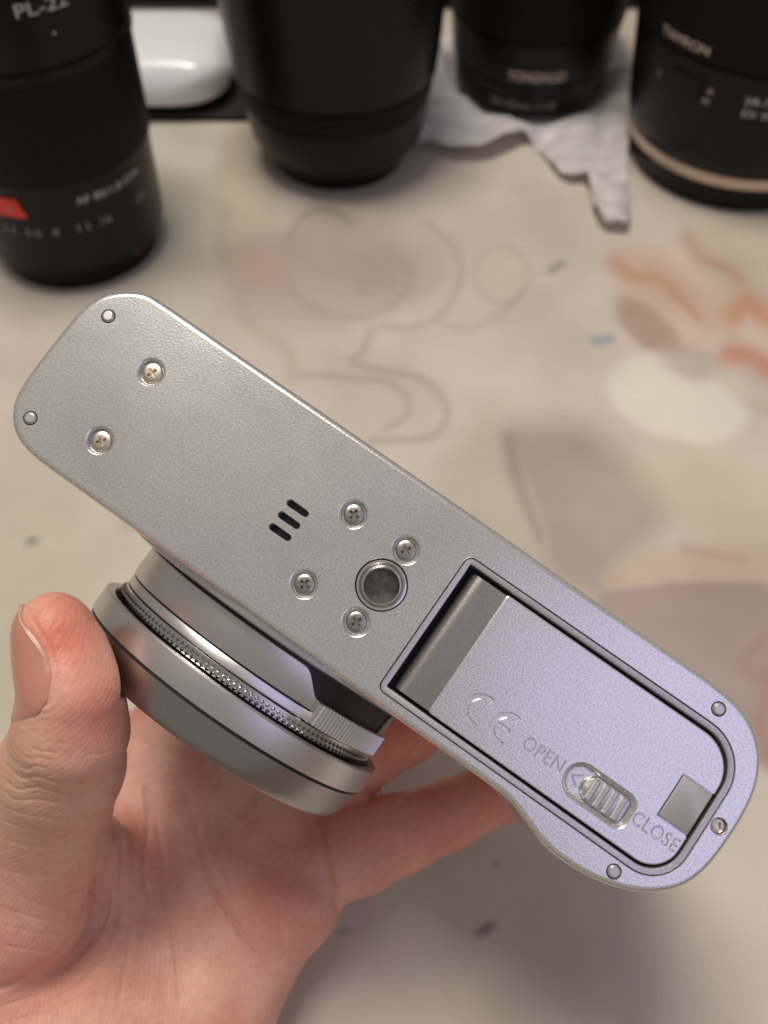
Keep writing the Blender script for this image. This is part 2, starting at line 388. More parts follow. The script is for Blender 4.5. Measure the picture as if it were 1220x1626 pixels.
def plate():
    mb = MB(); R = .9; prof = []
    for k in range(7):
        a = math.radians(90*k/6); prof.append((-R+R*math.sin(a), R-R*math.cos(a)))   # (offset, s) from the flat to the side
    prof += [(0, 1.75), (-.3, 1.85)]
    loops = [at_s(offset(OUT, o) if o else OUT, s) for o, s in prof]
    mb.loft(loops)
    holes = []
    for x, y, a, k in SCREWS:
        c = [circle(x, y, r, 40) for r in (2.12, 1.98, 1.80, 1.72, 1.70)]; holes.append(c[0])
        mb.loft([at_s(q, s) for q, s in zip(c, (0, .05, .22, .36, 1.0))]); mb.add(at_s(c[-1], 1.0), [tuple(range(40))])
    c = [circle(*SMALL, r, 36) for r in (1.19, 1.14, 1.10, 1.06)]; holes.append(c[0])
    mb.loft([at_s(q, s) for q, s in zip(c, (0, .05, .25, 1.0))]); mb.add(at_s(c[-1], 1.0), [tuple(range(36))])
    for x, y in SLOTS:
        c = [stadium(x, y, 3.5+g, .98+g) for g in (.14, .0, -.02)]; holes.append(c[0])
        mb.loft([at_s(q, s) for q, s in zip(c, (0, .1, 2.2))])
    c = [circle(*SOCK, r, 64) for r in (3.75, 3.65, 3.62)]; holes.append(c[0])
    mb.loft([at_s(q, s) for q, s in zip(c, (0, .1, 2.5))])
    for x, y in PINS:
        c = [circle(x, y, r, 32) for r in (1.04, .98)]; holes.append(c[0])
        mb.loft([at_s(q, s) for q, s in zip(c, (0, .3))])
    D = [offset(DOOR, o) for o in (0.16, 0.08, 0.05)]; holes.append(D[0])
    mb.loft([at_s(q, s) for q, s in zip(D, (0, .1, 1.5))])
    face_with_holes(mb, offset(OUT, -R), holes, 0.0)
    return mb.build('bottom_plate', M['paint'], dev, recalc=False, angle=40, flat=True)
plate()

def shell():
    mb = MB()
    prof = [(-.35,1.85),(-.35,2.05),(-.05,2.15),(0,3.0),(.5,9.0),(.9,16.0),(.9,52),(.5,55),(-1,57.5),(-4,58)]
    mb.loft([at_s(offset(OUT, o), s) for o, s in prof], cap1=True)
    return mb.build('body_shell', M['paint_plain'], dev, angle=35)
shell()
def slot_backs():
    for x, y in SLOTS:
        c = stadium(x, y, 3.5, .98); mb = MB(); mb.add(at_s(c, 1.6), [tuple(range(len(c)))])
        mb.build('speaker_slot', M['gap'], dev, recalc=False)
slot_backs()

def screw_mesh(r=1.46, mt='nickel'):
    mb = MB(); prof = [(0.02,.46),(.6*r,.465),(.82*r,.50),(.93*r,.56),(r-.02,.66),(r,.74),(r,1.2)]
    fr = lambda a, rr, h: (rr*math.cos(a), rr*math.sin(a), h)
    loops = [[fr(a, rr, h) for a in np.linspace(0, 2*math.pi, 36, endpoint=False)] for rr, h in prof]
    mb.loft(loops, cap0=True, cap1=True)
    o = mb.build('screw', M[mt], None)
    cs = []
    for k in range(2):
        b = MB(); L = .78*r/1.46; g = .19
        def quad(l, gg, z): return [(-l,-gg,z),(l,-gg,z),(l,gg,z),(-l,gg,z)]
        lo = [quad(L, g, 0), quad(L, g, .42), quad(L*.55, g*.7, .95)]
        if k: lo = [[(y, -x, z) for x, y, z in l] for l in lo]
        b.loft(lo, cap0=True, cap1=True); cs.append(b.build('cutter', M['gap']))
    cut(o, cs); me = o.data; bpy.data.objects.remove(o); return me
sm = {1: screw_mesh(1.46, 'nickel'), 0: screw_mesh(1.46, 'nickel_dark')}
for x, y, a, k in SCREWS:
    o = link(bpy.data.objects.new('screw', sm[k]), dev); o.location = (x*MM, y*MM, 0); o.rotation_euler = (0, 0, math.radians(a))
o = link(bpy.data.objects.new('screw', screw_mesh(1.0, 'nickel')), dev); o.location = (SMALL[0]*MM, SMALL[1]*MM, 0); o.rotation_euler = (0,0,math.radians(15))
def pin_mesh():
    mb = MB(); prof = [(.90,.4),(.90,-.02),(.86,-.10),(.66,-.27),(.60,-.29)]
    mb.loft([[(r*math.cos(a), r*math.sin(a), h) for a in np.linspace(0, 2*math.pi, 32, endpoint=False)] for r, h in prof], cap0=True, cap1=True)
    o = mb.build('foot_pin', M['paint_plain'], None, angle=18); me = o.data; bpy.data.objects.remove(o); return me
pm = pin_mesh()
for x, y in PINS:
    o = link(bpy.data.objects.new('foot_pin', pm), dev); o.location = (x*MM, y*MM, 0)

def socket():
    mb = MB(); prof = [(3.5,1.5),(3.5,.20),(3.42,.08),(3.22,.06),(3.12,.14),(3.06,.30),(2.80,.62)]
    s = .6
    for k in range(7):
        prof += [(2.52, s+.28), (2.52, s+.34), (2.84, s+.62), (2.84, s+.68)]; s += .68
    prof += [(2.5, s+.3)]
    mb.loft([[(SOCK[0]+r*math.cos(a), SOCK[1]+r*math.sin(a), h) for a in np.linspace(0, 2*math.pi, 64, endpoint=False)] for r, h in prof])
    o = mb.build('tripod_socket', M['socket'], dev, angle=28)
    f = MB(); f.add(at_s(circle(*SOCK, 2.6, 48), s+.1), [tuple(range(48))]); f.build('socket_floor', M['socket_floor'], o, recalc=False)
    g = MB(); g.loft([at_s(circle(*SOCK, 3.66, 48), 1.4), at_s(circle(*SOCK, 3.4, 48), 1.4)]); g.build('socket_gap', M['gap'], o, recalc=False)
socket()

def door():
    fr = MB(); offs = [(-.04,1.4),(-.04,.16),(-.12,.05),(-.72,.05),(-.84,.09),(-.93,.24),(-.95,3.2)]
    fr.loft([at_s(offset(DOOR, o), s) for o, s in offs])
    fr.build('door_frame', M['frame'], dev, recalc=False, angle=25)
    gp = MB(); P = offset(DOOR, -1.0); gp.add(at_s(P, 3.0), [tuple(range(len(P)))])
    gp.build('door_well', M['gap'], dev, recalc=False)
    # the panel: a closed block with the latch well sunk into it
    PL = smooth_loop(resample(rrect(20.35, 57.72, -.38, 18.86, (.25, 5.4, 4.2, .25), 12), 420), 1)
    def latch(g): 
        return resample(rrect(39.75-g, 50.3+g, 12.0-g, 17.3+g, (2.62+g, 1.75+g, 1.75+g, 2.62+g), 12), 120)
    mb = MB()
    mb.loft([at_s(offset(PL, o), s) for o, s in ((-.22,0),(-.06,.06),(0,.22),(0,2.4))])
    L = [latch(.0), latch(-.14), latch(-.68), latch(-.76), latch(-.78)]
    mb.loft([at_s(q, s) for q, s in zip(L, (0,.06,.72,.9,1.3))])
    face_with_holes(mb, offset(PL, -.22), [L[0]], 0.0)
    mb.add(at_s(L[-1], 1.3), [tuple(range(120))]); mb.add(at_s(PL, 2.4), [tuple(range(len(PL)))])
    dr = mb.build('battery_door', M['paint'], None, scale=1)   # millimetres while it is cut
    cs = []
    def cutter_text(body, cx, cy, wd, ht):
        V, F = text_mesh(body, wd, ht, extrude=.1, bevel=.11, off=-.07, spacing=1.06)
        cs.append(build('cutter', [(cx+x, cy-y, -(z+.105)*3.0) for x, y, z in V], F, M['paint'], scale=1))
    cutter_text('OPEN', 36.15, 14.5, 6.1, 1.9); cutter_text('CLOSE', 53.8, 14.3, 6.9, 1.9)
    def curve_cutter(pts):
        cu = bpy.data.curves.new('mark', 'CURVE'); cu.dimensions = '2D'; cu.fill_mode = 'BOTH'
        sp = cu.splines.new('POLY'); sp.points.add(len(pts)-1); sp.use_cyclic_u = True
        for q, (x, y) in zip(sp.points, pts): q.co = (x, y, 0, 1)
        cu.extrude = .1; cu.bevel_depth = .12; cu.bevel_resolution = 0; cu.offset = 0
        o = bpy.data.objects.new('mark', cu); COL.objects.link(o); me = evaluated_mesh(o)
        V = [v.co[:] for v in me.vertices]; F = [tuple(p.vertices) for p in me.polygons]
        bpy.data.objects.remove(o); bpy.data.meshes.remove(me)
        cs.append(build('cutter', [(x, y, -(z+.105)*3.0) for x, y, z in V], F, M['paint'], scale=1))
    ro, ri = 2.35, 1.72
    def arc(cx, cy, a0, a1, r, n=26): return [(cx+r*math.cos(math.radians(a)), cy+r*math.sin(math.radians(a))) for a in np.linspace(a0, a1, n)]
    for cx in (26.15,):
        curve_cutter(arc(cx, 14.75, 76, 284, ro)+arc(cx, 14.75, 284, 76, ri))
    cx = 30.45; hb = .3; aa = math.degrees(math.asin(hb/ri))
    curve_cutter(arc(cx, 14.75, 76, 284, ro)+arc(cx, 14.75, 284, 180+aa, ri)+[(cx+.35, 14.75-hb), (cx+.35, 14.75+hb)]+arc(cx, 14.75, 180-aa, 76, ri))
    hb_ = MB(); hb_.box(52.8, 58.2, 5.85, 12.55, -1, .9); cs.append(hb_.build('cutter', M['paint'], scale=1))
    cut(dr, cs, MM)
    dr.parent = dev
    # hinge roll
    hp = [(14.75,2.6),(14.8,2.0),(15.0,1.45),(15.35,.98),(15.85,.72),(16.4,.60),(16.9,.56),(17.4,.56),(17.8,.555),(18.4,.53),(19.3,.47),(20.36,.40),(20.36,2.6)]
    h = MB(); h.loft([[(p, q, s) for p, s in hp] for q in (-.2, -.05, 18.55, 18.7)], closed=False)
    h.add([(p, -.2, s) for p, s in hp], [tuple(range(len(hp)))]); h.add([(p, 18.7, s) for p, s in hp], [tuple(range(len(hp)))])
    h.build('hinge_strip', M['hinge'], dr, angle=40)
    # cable hatch
    P0 = rrect(53.0, 57.58, 6.05, 12.35, (.3,.12,.12,.3), 4)
    k = MB(); k.loft([at_s(offset(P0, o), s) for o, s in ((-.16,-.02),(-.04,.03),(0,.14),(0,.9))], cap0=True, cap1=True)
    k.build('cable_hatch', M['hatch'], dr)
    # arrow on the well floor
    ar = MB()
    for (ax, ay), (bx, by) in (((41.1,14.65),(42.4,13.75)), ((41.1,14.65),(42.4,15.55))):
        d = np.array([bx-ax, by-ay]); d /= np.linalg.norm(d); nn = np.array([-d[1], d[0]])*.12
        q = [(ax-nn[0],ay-nn[1]),(bx-nn[0],by-nn[1]),(bx+nn[0],by+nn[1]),(ax+nn[0],ay+nn[1])]
        ar.loft([at_s(q, 1.3), at_s(q, 1.12)], cap1=True)
    ar.build('arrow_mark', M['hatch'], dr)
    # slider
    KN = rrect(42.75, 49.45, 12.75, 16.55, (1.88,.9,.9,1.88), 10)
    s = MB(); s.loft([at_s(offset(KN, o), z) for o, z in ((-.35,.42),(-.12,.5),(0,.7),(0,1.3))], cap0=True, cap1=True)
    sl = s.build('latch_slider', M['frame'], dev)
    for i, c in enumerate((44.15, 45.55, 46.95, 48.35)):
        r = MB(); half = 1.72 if i else 1.5
        prof = [(-.5,.45),(-.42,.2),(-.25,.1),(.25,.1),(.42,.2),(.5,.45)]
        r.loft([[(c+a, 14.65+y, z if abs(y) < half-.1 else z+.18) for a, z in prof] for y in (-half, -half+.12, half-.12, half)], closed=False)
        for y in (-half, half): r.add([(c+a, 14.65+y, z+.18) for a, z in prof], [tuple(range(6))])
        r.build('rib', M['frame'], sl)
door()

# ---- lens
LP, LS = -5.8, 30.0
def lf(a, r, q): return (LP+r*math.sin(a), q, LS-r*math.cos(a))
def lens():
    mb = MB(); lathe(mb, [(29.5,20.5),(29.2,22.7),(28.6,22.95),(24.2,22.95)], 160, frame=lf)
    mb.build('mount_ring', M['paint_plain'], dev)
    mb = MB(); lathe(mb, [(23.9,22),(23.9,29),(23.2,29.4),(23.2,33),(22.6,33.2),(22.6,39)], 160, frame=lf)
    core = mb.build('lens_barrel', M['black'], dev)
    # silver band with a window cut out of its rear edge beside the lever
    A = np.linspace(-180, 180, 361)[:-1]
    def rear(d):
        def st(x, a, b): t = min(max((x-a)/(b-a), 0), 1); return t*t*(3-2*t)
        return 23.75+3.3*(st(d, 21, 33)-st(d, 74, 80))
    loops = []
    for k in range(6):
        row = []
        for d in A:
            q0 = rear(d); a = math.radians(d)
            r, q = [(23.95, q0+.1), (24.35, q0), (24.5, q0+.15), (24.5, 28.6), (24.42, 28.72), (24.0, 28.75)][k]
            row.append(lf(a, r, q))
        loops.append(row)
    mb = MB(); mb.loft(loops); mb.build('zoom_band', M['lens'], core, angle=40)
    mb = MB(); lathe(mb, [(24.0,29.0),(24.25,29.05),(24.3,29.15),(24.3,30.35),(24.2,30.5),(23.5,30.5)], 160, frame=lf)
    mb.build('inner_band', M['lens'], core)
    # lever with ridges
    a0, a1, n = 31.5, 72.0, 27; mb = MB(); loops = []
    for k in range(n*4+1):
        d = a0+(a1-a0)*k/(n*4); a = math.radians(d); ridge = (0, .0, .28, .28)[k % 4] if k > 5 else 0.1
        r = 25.75+ridge; e0 = 26.95
        loops.append([lf(a, 24.3, e0), lf(a, r-.15, e0), lf(a, r, e0+.15), lf(a, r, 30.2), lf(a, r-.15, 30.35), lf(a, 24.3, 30.35)])
    mb.loft(loops, closed=True); mb.add(loops[0], [(0,1,2,3,4,5)]); mb.add(loops[-1], [(0,1,2,3,4,5)])
    mb.build('zoom_lever', M['lens'], core, angle=20)
    # diamond knurl
    mb = MB(); n = 160; rows = 2; q0, q1 = 31.05, 32.4
    lathe(mb, [(24.0,30.6),(24.35,30.66),(24.4,30.75),(24.4,32.4),(24.2,32.5),(23.2,32.5)], 160, frame=lf)
    for rr in range(rows):
        for k in range(n):
            c = 2*math.pi*(k+.5*(rr % 2))/n; h = math.pi/n*.95; qc = q0+(q1-q0)*(rr+.5)/rows; hq = (q1-q0)/rows*.62
            mb.add([lf(c-h, 24.38, qc), lf(c, 24.38, qc-hq), lf(c+h, 24.38, qc), lf(c, 24.38, qc+hq), lf(c, 24.85, qc)],
                   [(0,1,4),(1,2,4),(2,3,4),(3,0,4)])
    mb.build('knurled_ring', M['knurl'], core, recalc=False, angle=5)
    # big front rings
    mb = MB(); lathe(mb, [(24.9,38),(24.95,33.4),(25.3,32.75),(26.3,32.55),(26.6,32.62),(26.78,32.9),(26.78,36.4),(26.72,36.62),(26.3,36.75),(25.6,36.8)], 200, frame=lf)
    mb.build('focus_ring', M['lens'], core, angle=30)
    mb = MB(); lathe(mb, [(25.6,36.95),(26.25,37.0),(26.5,37.15),(26.45,37.4),(25.7,40.6),(25.25,41.7),(24.9,42.1),(24.2,42.25),(21.5,42.2),(20.5,40.5),(20,38)], 200, frame=lf)
    mb.build('front_ring', M['lens_shaded'], core, angle=30)
    mb = MB(); lathe(mb, [(24.8,36.2),(26.45,36.7),(26.45,37.1),(24.8,37.2)], 160, frame=lf); mb.build('ring_gap', M['gap'], core)
    mb = MB(); lathe(mb, [(20.2,39),(15,38.3),(8,37.6),(0.05,37.2)], 96, frame=lf); mb.build('front_glass', M['glass'], core)
lens()
def local_of(Pc):                                # camera space -> device axes
    D = Pc-ORG; return D@E1, D@E2, D@NN

# ================================================================== HAND
def hand():
    hs = 1.0
    gx = np.arange(-88, 48, hs); gy = np.arange(6, 122, hs); gz = np.arange(116, 214, hs)
    G = np.stack(np.meshgrid(gx, gy, gz, indexing='ij'), -1).astype(np.float32)
    def P(x, y, z): return np.array([(x-CX)/FPX*z, (y-CY)/FPX*z, z])
    def smin(a, b, k):
        h = np.clip(.5+.5*(b-a)/k, 0, 1); return b*(1-h)+a*h-k*h*(1-h)
    def smax(a, b, k): return -smin(-a, -b, k)
    def cone(Q, a, b, ra, rb):
        d = b-a; t = np.clip(((Q-a)@d)/(d@d), 0, 1)
        t = t.astype(np.float32); v = Q-a-t[..., None]*d
        return np.sqrt((v*v).sum(-1))-(ra+(rb-ra)*t)
    def chain(Q, pts, k=2.0):
        out = None
        for (p, q) in zip(pts[:-1], pts[1:]):
            c = cone(Q, P(*p[:3]).astype(np.float32), P(*q[:3]).astype(np.float32), p[3], q[3])
            out = c if out is None else smin(out, c, k)
        return out
    thumb = [(86,1002,134,5.5),(100,1046,134.3,6.0),(116,1100,133.5,6.6),(113,1160,136,7.7),(99,1215,142,8.8),(66,1330,156,10.5),(22,1425,161,12.5),(-50,1500,166,16)]
    def sdf(Q):
        t = chain(Q, thumb, 2.5)
        palm = chain(Q, [(235,1215,197,11.5),(200,1400,187,13),(150,1560,178,15),(110,1720,168,18)], 6)
        palm = smin(palm, chain(Q, [(320,1235,198,12),(290,1420,188,13),(240,1600,178,15),(190,1760,170,18)], 6), 6)
        palm = smin(palm, chain(Q, [(398,1275,197,12),(370,1430,188,12.5),(310,1570,180,13),(250,1740,171,15)], 6), 6)
        palm = smin(palm, chain(Q, [(438,1345,192,10.6),(455,1425,187,10.0),(372,1528,181,10.6),(312,1645,175,11.5),(270,1780,170,13)], 4), 5)
        palm = smin(palm, chain(Q, [(-50,1500,166,16),(30,1640,170,19),(60,1780,168,21)], 4), 7)
        palm = smin(palm, chain(Q, [(150,1345,170,6),(175,1430,180,9),(140,1520,178,12)], 4), 7)
        palm = smin(palm, chain(Q, [(120,1760,168,23),(0,2200,150,25)], 4), 8)
        h = smin(t, palm, 2.2)
        pinky = chain(Q, [(448,1392,189,9.6),(570,1352,190,8.2),(640,1322,190.5,7.5),(710,1296,190,6.6),(800,1250,187,6.2),(852,1222,184,5.6)], 2)
        ring = chain(Q, [(420,1290,199,9.5),(545,1215,199,8),(640,1155,190,7.4),(705,1108,180,6.8)], 2)
        mid = chain(Q, [(340,1235,200,9.5),(470,1120,203,8),(600,1040,200,7)], 2)
        ind = chain(Q, [(245,1215,199,9.5),(340,1060,203,8),(440,960,202,7)], 2)
        h = smin(h, pinky, 1.6)
        for f in (ring, mid, ind): h = smin(h, f, 3)
        u = CX+FPX*Q[..., 0]/Q[..., 2]; v = CY+FPX*Q[..., 1]/Q[..., 2]; near = np.abs(h) < 4
        # soft swellings of the palm
        h -= np.where(near, .9*np.exp(-(((u-400)/45)**2+((v-1440)/50)**2))+.5*np.exp(-(((u-265)/22)**2+((v-1300)/60)**2))+.8*np.exp(-(((u-330)/40)**2+((v-1560)/60)**2)), 0)
        # pressed against the lens and the body
        p, q, s = local_of(Q.astype(np.float64))
        r = np.hypot(p-LP, s-LS)
        ln = np.maximum(r-27.0, np.maximum(20-q, q-42.5))
        bd = np.maximum(np.maximum(q-24.2, -10-q), np.maximum(s-58.4, 1-s))
        bd = np.maximum(bd, np.maximum(p-64, -56-p))
        h = smax(h, -np.minimum(ln, bd), .5)
        return h.astype(np.float32)
    CR = [([(508,1285),(518,1340),(526,1390),(537,1452)], 5, 1.1, 198),
          ([(502,1290),(512,1345),(519,1400)], 8, .4, 198),
          ([(296,1255),(316,1330),(338,1405),(372,1465),(405,1505),(448,1532)], 5, .75, 192),
          ([(330,1300),(352,1370),(372,1420)], 6, .12, 192),
          ([(230,1235),(236,1300),(230,1392),(236,1420)], 5, .5, 192),
          ([(245,1280),(258,1360),(262,1420),(275,1480),(284,1560),(284,1600)], 5, .36, 190),
          ([(188,1280),(196,1360),(190,1430),(170,1500),(132,1560),(60,1602)], 6, .7, 186),
          ([(208,1330),(214,1420),(202,1520),(182,1620)], 5, .25, 186),
          ([(166,1335),(150,1400),(128,1470),(90,1520),(20,1562),(-20,1575)], 6, .9, 174),
          ([(150,1385),(168,1410),(172,1440),(150,1500)], 4, .5, 180),
          ([(140,1400),(160,1440),(150,1480),(120,1530)], 3, .35, 180),
          ([(10,1214),(34,1236),(58,1233),(92,1243),(140,1238)], 2.6, .26, 152),
          ([(16,1203),(38,1221),(56,1217),(76,1221)], 2.2, .22, 152),
          ([(2,1230),(26,1253),(60,1250),(104,1261),(150,1252)], 2.6, .26, 152),
          ([(30,1226),(48,1240),(70,1256)], 2, .14, 152), ([(44,1216),(52,1232),(48,1248)], 2, .12, 152),
          ([(0,1248),(22,1270),(60,1270),(110,1279)], 2.6, .2, 153),
          ([(24,1190),(46,1206),(62,1204),(84,1209)], 2.2, .17, 152),
          ([(40,1180),(60,1192),(90,1196)], 2, .2, 152), ([(60,1166),(80,1178),(120,1182)], 2, .12, 152),
          ([(-4,1275),(40,1294),(110,1301),(160,1290)], 2.8, .14, 156),
          ([(-4,1300),(50,1318),(120,1322)], 2.8, .1, 158), ([(-4,1330),(60,1346),(140,1340)], 2.8, .09, 160),
          ([(150,1228),(175,1224),(198,1213)], 2.6, .12, 152), ([(130,1200),(165,1196),(200,1186)], 2.4, .12, 152),
          ([(118,1257),(150,1264),(190,1256)], 2.6, .2, 152), ([(140,1290),(165,1286),(184,1280)], 2.6, .15, 154),
          ([(634,1272),(641,1320),(636,1388)], 5, .5, 192), ([(645,1276),(652,1318),(648,1372)], 4, .25, 192),
          ([(20,1420),(80,1442),(128,1446)], 3, .1, 165), ([(0,1468),(60,1482),(112,1488)], 3, .12, 168),
          ([(0,1380),(60,1392),(140,1384)], 3, .08, 165), ([(0,1440),(70,1462),(120,1466)], 2.5, .15, 168),
          ([(0,1500),(40,1508),(90,1510)], 3, .2, 170), ([(0,1600),(60,1580),(120,1570)], 3, .25, 172),
          ([(20,1620),(90,1600),(160,1560)], 3, .25, 175),
          ([(34,950),(54,986),(72,1014),(83,1037),(89,1064),(88,1098),(74,1119),(54,1108),(44,1090)], 3.2, .22, 148),
          ([(56,1128),(76,1134),(98,1120)], 2.4, .15, 150)]
    def creases(u, v, z):
        out = np.zeros(len(u))
        for pts, wd, dp, zm in CR:
            q = catmull(pts, 5, False)
            sel = (z < zm) & (u > q[:,0].min()-4*wd) & (u < q[:,0].max()+4*wd) & (v > q[:,1].min()-4*wd) & (v < q[:,1].max()+4*wd)
            if not sel.any(): continue
            uu, vv = u[sel], v[sel]; bb = np.full(uu.shape, 1e9); fade = np.ones(uu.shape); n = len(q)-1
            for i_, (a, c_) in enumerate(zip(q[:-1], q[1:])):
                d = c_-a; t_ = np.clip(((uu-a[0])*d[0]+(vv-a[1])*d[1])/(d@d+1e-9), 0, 1)
                e = (uu-a[0]-t_*d[0])**2+(vv-a[1]-t_*d[1])**2; m_ = e < bb
                bb = np.where(m_, e, bb); fr = (i_+t_)/n; fade = np.where(m_, np.clip(np.minimum(fr, 1-fr)*6, .15, 1), fade)
            out[sel] += dp*fade*(np.exp(-bb/wd**2)-.22*np.exp(-bb/(3.2*wd)**2))
        return out
    V = sdf(G)
    V[0], V[-1], V[:, 0], V[:, -1], V[:, :, 0], V[:, :, -1] = 1, 1, 1, 1, 1, 1
    # surface nets
    S = V < 0; nx, ny, nz = V.shape
    c = np.zeros((nx-1, ny-1, nz-1), np.int8)
    for i in (0, 1):
        for j in (0, 1):
            for k in (0, 1): c += S[i:nx-1+i, j:ny-1+j, k:nz-1+k]
    act = (c > 0) & (c < 8); idx = -np.ones(act.shape, np.int64); cells = np.argwhere(act); idx[act] = np.arange(len(cells))
    acc = np.zeros((len(cells), 3)); cnt = np.zeros(len(cells))
    corners = [(i, j, k) for i in (0, 1) for j in (0, 1) for k in (0, 1)]
    for a in corners:
        for b in corners:
            if sum(b) == sum(a)+1 and all(bb >= aa for aa, bb in zip(a, b)):
                va = V[cells[:,0]+a[0], cells[:,1]+a[1], cells[:,2]+a[2]].astype(float); vb = V[cells[:,0]+b[0], cells[:,1]+b[1], cells[:,2]+b[2]].astype(float)
                mk = (va < 0) != (vb < 0); t_ = np.where(mk, va/np.where(mk, va-vb, 1), 0)
                pos = np.array(a)+t_[:, None]*(np.array(b)-np.array(a)); acc += pos*mk[:, None]; cnt += mk
    vert = (cells+acc/cnt[:, None])*hs+np.array([gx[0], gy[0], gz[0]])
    faces = []
    for ax in range(3):
        sl0 = [slice(None)]*3; sl1 = [slice(None)]*3; sl0[ax] = slice(0, -1); sl1[ax] = slice(1, None)
        e = S[tuple(sl0)] != S[tuple(sl1)]; pts = np.argwhere(e); o1, o2 = [(1,2),(2,0),(0,1)][ax]
        ok = (pts[:, o1] > 0) & (pts[:, o2] > 0); pts = pts[ok]
        def cid(d1, d2):
            q = pts.copy(); q[:, o1] -= d1; q[:, o2] -= d2; q = np.minimum(q, np.array(idx.shape)-1); return idx[q[:,0], q[:,1], q[:,2]]
        f = np.stack([cid(1,1), cid(0,1), cid(0,0), cid(1,0)], 1)
        flip = ~S[tuple(pts.T)]; f[flip] = f[flip][:, ::-1]; faces.append(f)
    F = np.concatenate(faces); F = F[(F >= 0).all(1)]
    def refine(vert, F):                          # one level of plain quad subdivision
        E_ = np.sort(np.concatenate([F[:, [0,1]], F[:, [1,2]], F[:, [2,3]], F[:, [3,0]]]), 1); key = E_[:,0]*len(vert)+E_[:,1]
        uq, first, inv = np.unique(key, return_index=True, return_inverse=True); inv = inv.reshape(4, -1).T+len(vert)
        ep = 0.5*(vert[E_[first,0]]+vert[E_[first,1]]); fp = vert[F].mean(1); fi = len(vert)+len(ep)+np.arange(len(F))
        nv_ = np.concatenate([vert, ep, fp])
        nf = np.concatenate([np.stack([F[:,k], inv[:,k], fi, inv[:,(k+3) % 4]], 1) for k in range(4)])
        return nv_, nf
    def project(vert, n=1):
        for _ in range(n):
            q = vert.astype(np.float32); d0 = sdf(q[None])[0]; g = np.stack([sdf((q+np.eye(3, dtype=np.float32)[k]*.25)[None])[0]-d0 for k in range(3)], 1)/.25
            ln = np.linalg.norm(g, axis=1, keepdims=True); g = g/np.maximum(ln, .3)
            inner = (vert > np.array([gx[1], gy[1], gz[1]])).all(1) & (vert < np.array([gx[-2], gy[-2], gz[-2]])).all(1)
            vert = vert-g*(np.clip(d0, -.5, .5)*inner)[:, None]
        return vert, g
    def relax(vert, F, k=2):
        for _ in range(k):
            acc_ = np.zeros_like(vert); ct = np.zeros(len(vert))
            for a_ in range(4):
                for b_ in (1, 3): np.add.at(acc_, F[:, a_], vert[F[:, (a_+b_) % 4]]); np.add.at(ct, F[:, a_], 1)
            vert = .4*vert+.6*acc_/ct[:, None]
        return vert
    vert = relax(vert, F, 2); vert, F = refine(vert, F); vert, g = project(vert, 1); vert = relax(vert, F, 1)
    vert, F = refine(vert, F); vert, g = project(vert, 1)
    u = CX+FPX*vert[:,0]/vert[:,2]; v = CY+FPX*vert[:,1]/vert[:,2]
    facing = (g*vert).sum(1) < 0.25*np.linalg.norm(vert, axis=1)
    vert = vert-g*(.66*creases(u, v, vert[:, 2])*facing)[:, None]
    me = bpy.data.meshes.new('hand'); co = (world_pt(vert)*MM).astype(np.float32)
    me.vertices.add(len(co)); me.vertices.foreach_set('co', co.ravel()); me.loops.add(F.size); me.loops.foreach_set('vertex_index', F.astype(np.int32).ravel())
    me.polygons.add(len(F)); me.polygons.foreach_set('loop_start', np.arange(0, F.size, 4, dtype=np.int32)); me.update(calc_edges=True); me.validate()
    # skin redness: fingertips, knuckle folds, finger pads
    u = CX+FPX*vert[:,0]/vert[:,2]; v = CY+FPX*vert[:,1]/vert[:,2]
    red = np.zeros(len(vert))
    for (x, y, rx, ry, k) in ((105,1000,70,70,.6),(150,1130,60,80,.5),(85,1015,40,40,.5),(430,1440,90,80,.55),(640,1330,160,70,.5),(640,1160,80,60,.7),(240,1350,60,110,.3),(20,1540,100,70,.3),(790,1260,70,50,.6)):
        red += k*np.exp(-(((u-x)/rx)**2+((v-y)/ry)**2))
    tan = .8*np.exp(-(((u-40)/80)**2+((v-1270)/90)**2))
    at = me.color_attributes.new('skin_tone', 'FLOAT_COLOR', 'POINT')
    at.data.foreach_set('color', np.c_[np.clip(red, 0, 1), np.clip(tan, 0, 1), np.zeros(len(vert)), np.ones(len(vert))].astype(np.float32).ravel())
    mt, nt, b = new_mat('skin'); N = nt.nodes; Lk = nt.links
    setp(b, Roughness=.46); b.inputs['Specular IOR Level'].default_value = .45
    b.inputs['Subsurface Weight'].default_value = .2; b.inputs['Subsurface Radius'].default_value = (1.0, .35, .2); b.inputs['Subsurface Scale'].default_value = .0022
    an = N.new('ShaderNodeAttribute'); an.attribute_name = 'skin_tone'; sep = N.new('ShaderNodeSeparateColor'); Lk.new(an.outputs['Color'], sep.inputs[0])
    tc = N.new('ShaderNodeTexCoord')
    def noise(scale, det=3):
        n = N.new('ShaderNodeTexNoise'); n.inputs['Scale'].default_value = scale; n.inputs['Detail'].default_value = det; Lk.new(tc.outputs['Object'], n.inputs['Vector']); return n
    def mix(f, a, bcol, k=None):
        x = N.new('ShaderNodeMix'); x.data_type = 'RGBA'
        if isinstance(f, float): x.inputs[0].default_value = f
        else: Lk.new(f, x.inputs[0])
        for i, c_ in ((6, a), (7, bcol)):
            if isinstance(c_, tuple): x.inputs[i].default_value = (*c_, 1)
            else: Lk.new(c_, x.inputs[i])
        return x.outputs[2]
    n1 = noise(120, 4); r1 = N.new('ShaderNodeMapRange'); r1.inputs['From Min'].default_value = .38; r1.inputs['From Max'].default_value = .66; Lk.new(n1.outputs['Fac'], r1.inputs['Value'])
    base = mix(r1.outputs['Result'], (0.74, 0.41, 0.30), (0.66, 0.315, 0.23))
    base = mix(sep.outputs[1], base, (0.61, 0.375, 0.25))
